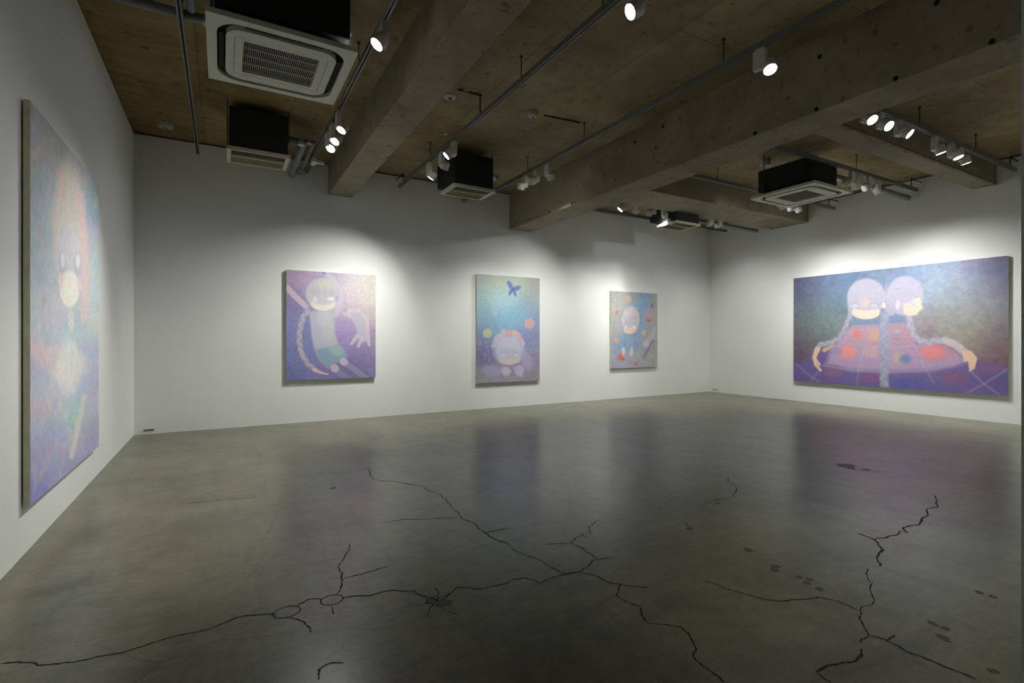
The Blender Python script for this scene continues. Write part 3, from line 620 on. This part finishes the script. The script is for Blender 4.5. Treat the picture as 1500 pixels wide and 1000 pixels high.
# ---------------------------------------------------------------- spotlights
def spot_parts(root):
    """local frame: origin at the rail underside, box hangs down, head tilts on its side"""
    MB().box(-.016, .016, -.035, .035, -.022, .0).build('adapter', M['white'], root)
    MB().box(-.026, .026, -.052, .052, -.175, -.022, bevel=.004).build('driver_box', M['white'], root)
    hd = bpy.data.objects.new  # head is a lathe about local Z, built pointing down -Z, centred on its hinge
    m = MB().lathe([(.030, .052), (.048, .046), (.055, .030), (.055, -.046), (.050, -.050), (.049, -.044)], 28)
    head = m.build('lamp_head', M['white'], root, True)
    MB().tube((-.055, 0, 0), (.055, 0, 0), .012, 10).build('hinge', M['white'], head)
    ln = MB().lathe([(.047, -.0435), (.047, -.0475), (.03, -.049)], 28).build('lens', M['lens'], head, True)
    return head, ln
SPOT_N = [0]
def spotlight(x, y, aim, label, off=(0, 0), W=60, cone=88, blend=1.0, rz=0, drop=0, group='track spotlights'):
    root = thing('track_spotlight', (x, y, TZ-.05+.0005-drop), label, 'spotlight', group, rz)
    head, ln = spot_parts(root)
    c, s_ = math.cos(-rz), math.sin(-rz)
    lo = Vector((c*off[0]-s_*off[1], s_*off[0]+c*off[1], -.155))
    head.location = lo
    wp = Vector((x+off[0], y+off[1], TZ-.05-drop-.155)); d = (Vector(aim)-wp).normalized()
    q = (Matrix.Rotation(-rz, 3, 'Z') @ d).to_track_quat('-Z', 'Y')
    head.rotation_euler = q.to_euler()
    if W > 0:
        li = bpy.data.lights.new('spot_beam', 'SPOT'); li.energy = W*GAIN; li.spot_size = math.radians(cone); li.spot_blend = blend
        li.shadow_soft_size = .022; li.color = (1, 1, .945)
        lo_ = bpy.data.objects.new('spot_beam', li); COL.objects.link(lo_); lo_.parent = head
        lo_.location = (0, 0, -.056)
    return root
GAIN = 2.0
LW = -.975
P1A = (LW, 4.7, 1.45)
# left bay: four lamps over the large left canvas
spotlight(1.06, 3.80, (LW, 3.75, 0.85), 'spotlight alone on the left track beside the large air conditioner', (-.03, -.02), 58, cone=62)
spotlight(1.06, 5.51, (LW, 4.9, 0.15), 'spotlight nearest us in the trio on the left track', (.05, 0), 52, cone=78)
spotlight(1.06, 5.87, (LW, 4.7, 0.15), 'middle spotlight of the trio on the left track', (.05, 0), 52, cone=78)
spotlight(1.06, 6.13, (LW, 4.2, 0.15), 'furthest spotlight of the trio on the left track', (.05, 0), 52, cone=78)
# middle bay, first long track
spotlight(2.43, 2.56, (LW, 3.5, 1.2), 'spotlight cut by the top edge of the picture on the first long track', (0, 0), 32, cone=56)
spotlight(2.43, 5.66, (LW, 6.9, 0.15), 'spotlight seen edge-on above the middle-bay air conditioner', (-.06, 0), 35)
spotlight(2.43, 6.05, (2.0, 8.0, 0.3), 'white spotlight left of the middle-bay air conditioner, its box above the head', (.06, .03), 52)
spotlight(2.43, 6.50, (.75, 8.0, 0.2), 'white spotlight furthest along the first long track', (.06, .03), 150)
# middle bay, second long track
spotlight(3.84, 2.60, (2.95, .9, 0), 'spotlight alone on the second long track in front of the deep beam', (.04, -.05), 55, cone=56, rz=.2)
spotlight(3.84, 6.33, (3.9, 8.0, 0.3), 'white spotlight furthest along the second long track', (-.06, 0), 50, cone=78)
spotlight(3.84, 6.02, (4.9, 8.0, 0.4), 'middle white spotlight of three by the deep beam', (-.06, .02), 52, cone=78)
spotlight(3.84, 5.72, (5.9, 8.0, 0.6), 'white spotlight nearest us of the three by the deep beam', (.06, .03), 65, cone=72)
# right bay, near track
R1 = 2.70
spotlight(5.70, R1, (5.0, .6, .9), 'spotlight partly hidden at the deep beam on the upper right track', (-.03, -.06), 12, cone=60, rz=1.57)
spotlight(6.02, R1, (5.6, .6, 1.6), 'spotlight with the roundest glowing face on the upper right track', (-.03, -.06), 12, cone=60, rz=1.57)
spotlight(6.40, R1, (6.9, .6, 1.6), 'third glowing spotlight from the deep beam on the upper right track', (.0, -.07), 12, cone=60, rz=1.57)
spotlight(7.28, R1, (8.23, 2.05, 0), 'spotlight with its box above on the upper right track left of the close pair', (.05, -.03), 30, rz=1.57)
spotlight(7.72, R1, (8.0, 1.4, 0), 'left spotlight of the close pair on the upper right track', (-.02, -.06), 30, rz=1.57)
spotlight(7.98, R1, (9.0, 2.1, 0), 'spotlight nearest the right wall on the upper right track', (.05, -.03), 35, rz=1.57)
# right bay, second track
R2 = 3.85
spotlight(7.78, R2, (7.0, 8.0, 0.6), 'white spotlight touching the air conditioner corner in the right bay', (-.07, .02), 60, rz=1.57)
spotlight(8.00, R2, (9.92, 4.5, 0.85), 'second white spotlight right of the right-bay air conditioner', (.0, .06), 56, cone=98, rz=1.57)
spotlight(8.25, R2, (9.92, 3.8, 0.85), 'third white spotlight right of the right-bay air conditioner', (-.055, .02), 58, cone=98, rz=1.57)
spotlight(8.50, R2, (9.92, 3.0, 0.85), 'fourth white spotlight right of the right-bay air conditioner, nearest the wall', (.05, .03), 60, cone=98, rz=1.57)
# behind the right-bay air conditioner
R3 = 5.14
spotlight(8.12, R3, (9.92, 6.2, 0.85), 'spotlight peeping left below the right-bay air conditioner', (.04, -.03), 40, cone=98, rz=1.57)
spotlight(8.33, R3, (9.92, 5.4, 0.85), 'spotlight peeping in the middle below the right-bay air conditioner', (.04, -.03), 42, cone=98, rz=1.57)
spotlight(8.56, R3, (9.92, 4.7, 0.85), 'spotlight peeping right below the right-bay air conditioner', (.04, -.03), 48, cone=98, rz=1.57)
# far track
R4 = 6.53
spotlight(5.95, R4, (3.9, 8.0, 0.85), 'glowing spotlight alone under the deep beam near the far corner', (-.06, .0), 60, rz=1.57)
spotlight(6.25, R4, (6.2, 8.0, 0.6), 'white spotlight first behind the deep beam on the far track', (.0, .06), 45, rz=1.57)
spotlight(6.62, R4, (7.2, 8.0, 0.6), 'white spotlight left of the furthest small air conditioner', (-.06, .04), 60, rz=1.57)
spotlight(6.88, R4, (7.8, 8.0, 0.6), 'white spotlight in front of the furthest small air conditioner', (.06, .03), 60, rz=1.57)
spotlight(8.15, R4, (9.0, 8.0, 0.6), 'left spotlight of the pair right of the furthest small air conditioner', (.0, .06), 12, rz=1.57)
spotlight(8.40, R4, (9.92, 7.2, 0.85), 'right spotlight of the pair right of the furthest small air conditioner', (.0, .06), 27, cone=98, rz=1.57)


# ---------------------------------------------------------------- air conditioners
def cassette(x, y, z, label, mesh_grille=True, bh=.42, by=0, top=H-.1):
    r = thing('ceiling_air_conditioner', (x, y, z), label, 'air conditioner'); hw = .465
    m = MB(); m.ringplate([(hw*a, hw*b) for a, b in sq96], rrect(.405, .405, .15), 0, .035)
    m.build('outer_panel', M['acwhite'], r)
    MB().plate(rrect(.41, .41, .15), .03, .055).build('air_slot', M['darkgap'], r)
    m = MB(); m.ringplate(rrect(.352, .352, .11), rrect(.30, .27, .02), -.004, .032); m.build('intake_panel', M['acwhite'], r)
    m = MB(); m.ringplate(rrect(.297, .267, .02), rrect(.245, .225, .004), -.003, .03); m.build('grille_frame', M['acwhite'], r)
    MB().box(-.25, .25, -.23, .23, .022, .029).build('filter', M['darkgap'] if mesh_grille else M['acshade'], r)
    m = MB(); n = 38
    for k in range(n):
        u = -.245+.49*(k+.5)/n; m.box(u-.0013, u+.0013, -.226, .226, .015, .021)
    for k in range(1, 4): v = -.226+.452*k/4; m.box(-.246, .246, v-.0025, v+.0025, .010, .020)
    m.build('grille', M['acwhite'] if mesh_grille else M['acshade'], r)
    for sx, sy, vert in ((0, 1, 0), (0, -1, 0), (1, 0, 1), (-1, 0, 1)):
        m = MB(); w_, l_ = .028, .24
        if vert: m.box(sx*.378-w_/2, sx*.378+w_/2, -l_, l_, .012, .018)
        else: m.box(-l_, l_, sy*.378-w_/2, sy*.378+w_/2, .012, .018)
        m.build('louvre', M['black'], r)
    MB().box(-bh*.86, bh*.86, by-bh*.86, by+bh*.86, .035, .10).build('neck', M['black'], r)
    MB().box(-bh, bh, by-bh, by+bh, .10, top-z, bevel=.01).build('body_cover', M['black'], r)
    for sx in (-1, 1):
        for sy in (-1, 1):
            if not mesh_grille and sy < 0: continue
            m = MB(); rx = sx*(bh+.02); m.tube((rx, sy*.30, .06), (rx, sy*.30, H-z), .006, 8); m.box(rx-sx*.02-.03, rx-sx*.02+.03, sy*.30-.02, sy*.30+.02, .20, .225)
            m.build('hanging_rod', M['silver'] if sy < 0 else M['rod'], r)
    return r
def _sq(n=96):
    out = []
    for k in range(n):
        a = 2*math.pi*(k+.5)/n; c, s_ = math.cos(a), math.sin(a); q = 1/max(abs(c), abs(s_)); out.append((c*q, s_*q))
    # snap the samples nearest each corner to the corner
    for cx, cy in ((1, 1), (-1, 1), (-1, -1), (1, -1)):
        i = min(range(n), key=lambda j: (out[j][0]-cx)**2+(out[j][1]-cy)**2); out[i] = (cx, cy)
        j = (i+1) % n; 
    return out
sq96 = _sq()
ac1 = cassette(.375, 4.12, 3.25, 'large square off-white ceiling air conditioner with dark slatted grille at upper left')
ac3 = cassette(7.13, 4.21, 3.25, 'square off-white ceiling air conditioner with tan intake in the right bay', False, .36, .05, 3.66)

def small_unit(x, y, label):
    z = 3.295; hx, hy = .32, .24
    r = thing('ceiling_air_conditioner', (x, y, z), label, 'air conditioner', 'small two-slot air conditioners')
    m = MB(); f = .035
    m.box(-hx, -hx+f*1.3, -hy, hy, 0, .04); m.box(hx-f*1.3, hx, -hy, hy, 0, .04)
    m.box(-hx+f*1.3, hx-f*1.3, -hy, -hy+.02, 0, .04); m.box(-hx+f*1.3, hx-f*1.3, hy-.03, hy, 0, .04); m.box(-hx+f*1.3, hx-f*1.3, -.035, -.013, 0, .04)
    m.build('panel_frame', M['acframe'], r)
    MB().box(-hx+f*1.3, hx-f*1.3, -hy+.02, -.035, .025, .036).build('outlet_slot', M['darkgap'], r)
    m = MB()
    for k in range(3): v = -hy+.06+.05*k; m.box(-hx+f*1.3, hx-f*1.3, v, v+.03, .012, .018)
    m.build('louvre', simple('brown_grey_louvre', (.05, .042, .03), .6), r)
    m = MB(); m.box(-hx+f*1.3, hx-f*1.3, -.013, hy-.03, .018, .03)
    for k in range(20): u = -.26+.52*k/19; m.box(u-.003, u+.003, -.012, hy-.031, .012, .018)
    m.build('filter_grille', M['olive'], r)
    MB().box(-.295, .295, -hy+.02, .22, .04, H-z-.09, bevel=.006).build('body_cover', M['black'], r)
    MB().box(-.295, .295, .221, .42, .12, H-z-.09, bevel=.006).build('rear_cover', M['black'], r)
    for sx in (-1, 1):
        for sy in (-.16, .34):
            MB().tube((sx*.31, sy, .2), (sx*.31, sy, H-z), .005, 8).build('hanging_rod', M['rod'], r)
    return r
small_unit(.365, 6.56, 'small black-bodied air conditioner with cream two-slot panel in the left bay')
small_unit(3.035, 6.565, 'small black-bodied air conditioner with cream two-slot panel in the middle bay')
small_unit(7.305, 6.585, 'small black-bodied air conditioner with cream two-slot panel furthest away near the right corner')

def pipe(pts, r, label, mat='pipe', fittings=()):
    t = thing('air_conditioner_pipe', pts[0], label, 'pipe'); o = Vector(pts[0])
    MB().path([Vector(p)-o for p in pts], r).build('pipe_run', M[mat], t, True)
    for a, b, rr in fittings: MB().tube(Vector(a)-o, Vector(b)-o, rr, 20).build('collar', M['silver'], t, True)
    return t
pipe([(.66, 6.58, 3.60), (.86, 6.58, 3.60), (.875, 7.99, 3.60)], .038, 'thick grey pipe from the small left air conditioner into the back wall', fittings=[((.80, 6.58, 3.60), (.86, 6.58, 3.60), .044)])
pipe([(.66, 6.74, 3.68), (1.0, 6.74, 3.68), (1.0, 7.99, 3.66)], .026, 'thinner pipe beside the thick grey pipe at the left air conditioner', fittings=[((.92, 6.74, 3.68), (.97, 6.74, 3.68), .032), ((1.0, 7.8, 3.663), (1.0, 7.9, 3.66), .034)])
pipe([(3.33, 6.58, 3.60), (3.50, 6.58, 3.60), (3.62, 7.99, 3.60)], .038, 'grey pipe elbow from the middle-bay air conditioner to the back wall', fittings=[((3.42, 6.58, 3.60), (3.48, 6.58, 3.60), .046)])
pipe([(7.6, 4.02, 3.56), (9.86, 4.02, 3.56)], .045, 'thick grey capped pipe running from the right-bay air conditioner toward the right wall', fittings=[])
pipe([(7.6, 6.72, 3.51), (9.80, 6.72, 3.51)], .042, 'thick grey capped pipe behind the far cross beam near the corner')
pipe([(-.97, 4.60, 3.70), (-.08, 4.60, 3.70)], .035, 'grey pipe from the left wall to the large square air conditioner', fittings=[((-.125, 4.60, 3.70), (-.095, 4.60, 3.70), .042)])
pipe([(-.2, 4.50, 3.70), (-.18, 3.2, 3.70), (-.18, 1.0, 3.70)], .030, 'grey pipe running overhead left of the large square air conditioner')

# ---------------------------------------------------------------- small ceiling fittings
def fitting(name, x, y, label, cat, prof, inner=None, z=H):
    t = thing(name, (x, y, z), label, cat)
    MB().lathe([(r, -d) for r, d in prof], 28).build('housing', M['sensor'], t, True)
    if inner: MB().lathe([(r, -d) for r, d in inner], 20).build('sensor_window', M['dead'], t, True)
    return t
fitting('smoke_detector', -.60, 7.52, 'round off-white smoke detector in the corner above the left wall', 'smoke detector', [(.085, 0), (.085, .02), (.075, .045), (.05, .055)], [(.03, .054), (.03, .066), (.02, .07)])
fitting('ceiling_sensor', 3.14, 5.0, 'round white ceiling sensor with dark window between the two long tracks', 'sensor', [(.05, 0), (.055, .03), (.05, .055), (.035, .062)], [(.022, .061), (.022, .068), (.012, .07)])
fitting('ceiling_sensor', 2.16, 5.13, 'flat pale disc left of the long track with a bent black conduit', 'sensor', [(.075, 0), (.07, .012), (.03, .018)], [(.018, .017), (.018, .035), (.01, .038)])
fitting('ceiling_cover', 2.255, 4.93, 'small flat pale ceiling cap right beside the bent conduit', 'ceiling cap', [(.035, 0), (.03, .008)])
fitting('ceiling_cover', 2.50, 6.1, 'tiny pale ceiling cap above the first middle-bay spotlights', 'ceiling cap', [(.03, 0), (.026, .008)])
fitting('smoke_detector', 6.95, 4.62, 'cream cylindrical detector above the square air conditioner of the right bay', 'smoke detector', [(.075, 0), (.075, .07), (.07, .08)], [(.05, .079), (.048, .092)])
t = thing('conduit', (2.17, 4.93, H), 'bent black conduit on the ceiling feeding the long middle track', 'conduit')
MB().path([Vector((0, 0, -.010)), Vector((.255, 0, -.010)), Vector((.255, 0, -.195))], .008, 8).build('conduit_run', M['rod'], t)
t = thing('conduit', (3.30, 5.0, H), 'straight black conduit on the ceiling right of the round white sensor', 'conduit')
MB().path([Vector((0, 0, -.008)), Vector((.50, -.05, -.008))], .007, 8).build('conduit_run', M['rod'], t)
t = thing('junction_box', (1.06, 7.15, TZ-.0495), 'white feed box clipped to the far end of the left lamp track', 'feed box')
MB().box(-.03, .03, -.09, .09, -.055, 0, bevel=.004).build('feed_box', M['white'], t); MB().box(.03, .13, -.03, .03, -.045, -.01).build('feed_plug', M['white'], t)  # white box with a short plug standing out of its side
for x0, x1, y, lab in ((-.875, -.758, YB, 'small grey plate low on the back wall by the left corner'),):
    t = thing('wall_plate', ((x0+x1)/2, YB, .045), lab, 'wall plate')
    MB().box(-.058, .058, -.008, 0, 0, .018).build('plate', M['plate'], t)
    MB().box(-.05, .05, -.0095, -.008, .004, .014).build('plate_slot', M['stain'], t)
t = thing('wall_plate', (XR, 7.84, .055), 'tiny grey plate low on the right wall at the far corner', 'wall plate')
MB().box(-.008, 0, -.06, .06, 0, .015).build('plate', M['plate'], t)

# ---------------------------------------------------------------- camera, world, view
w = bpy.data.worlds.new('World'); S.world = w; w.use_nodes = True
w.node_tree.nodes['Background'].inputs[0].default_value = (0, 0, 0, 1); w.node_tree.nodes['Background'].inputs[1].default_value = 0
cam = bpy.data.cameras.new('camera'); co = bpy.data.objects.new('camera', cam); COL.objects.link(co)
cam.sensor_width = 36; cam.lens = 36*742/1500; cam.shift_y = -3/1500; cam.clip_start = .05
co.location = (0, 0, 1.22); co.rotation_euler = (math.pi/2, 0, -math.radians(29.8))
S.camera = co
S.view_settings.view_transform = 'Standard'; S.view_settings.look = 'None'; S.view_settings.gamma = 1
S.view_settings.exposure = 0; S.view_settings.use_curve_mapping = False
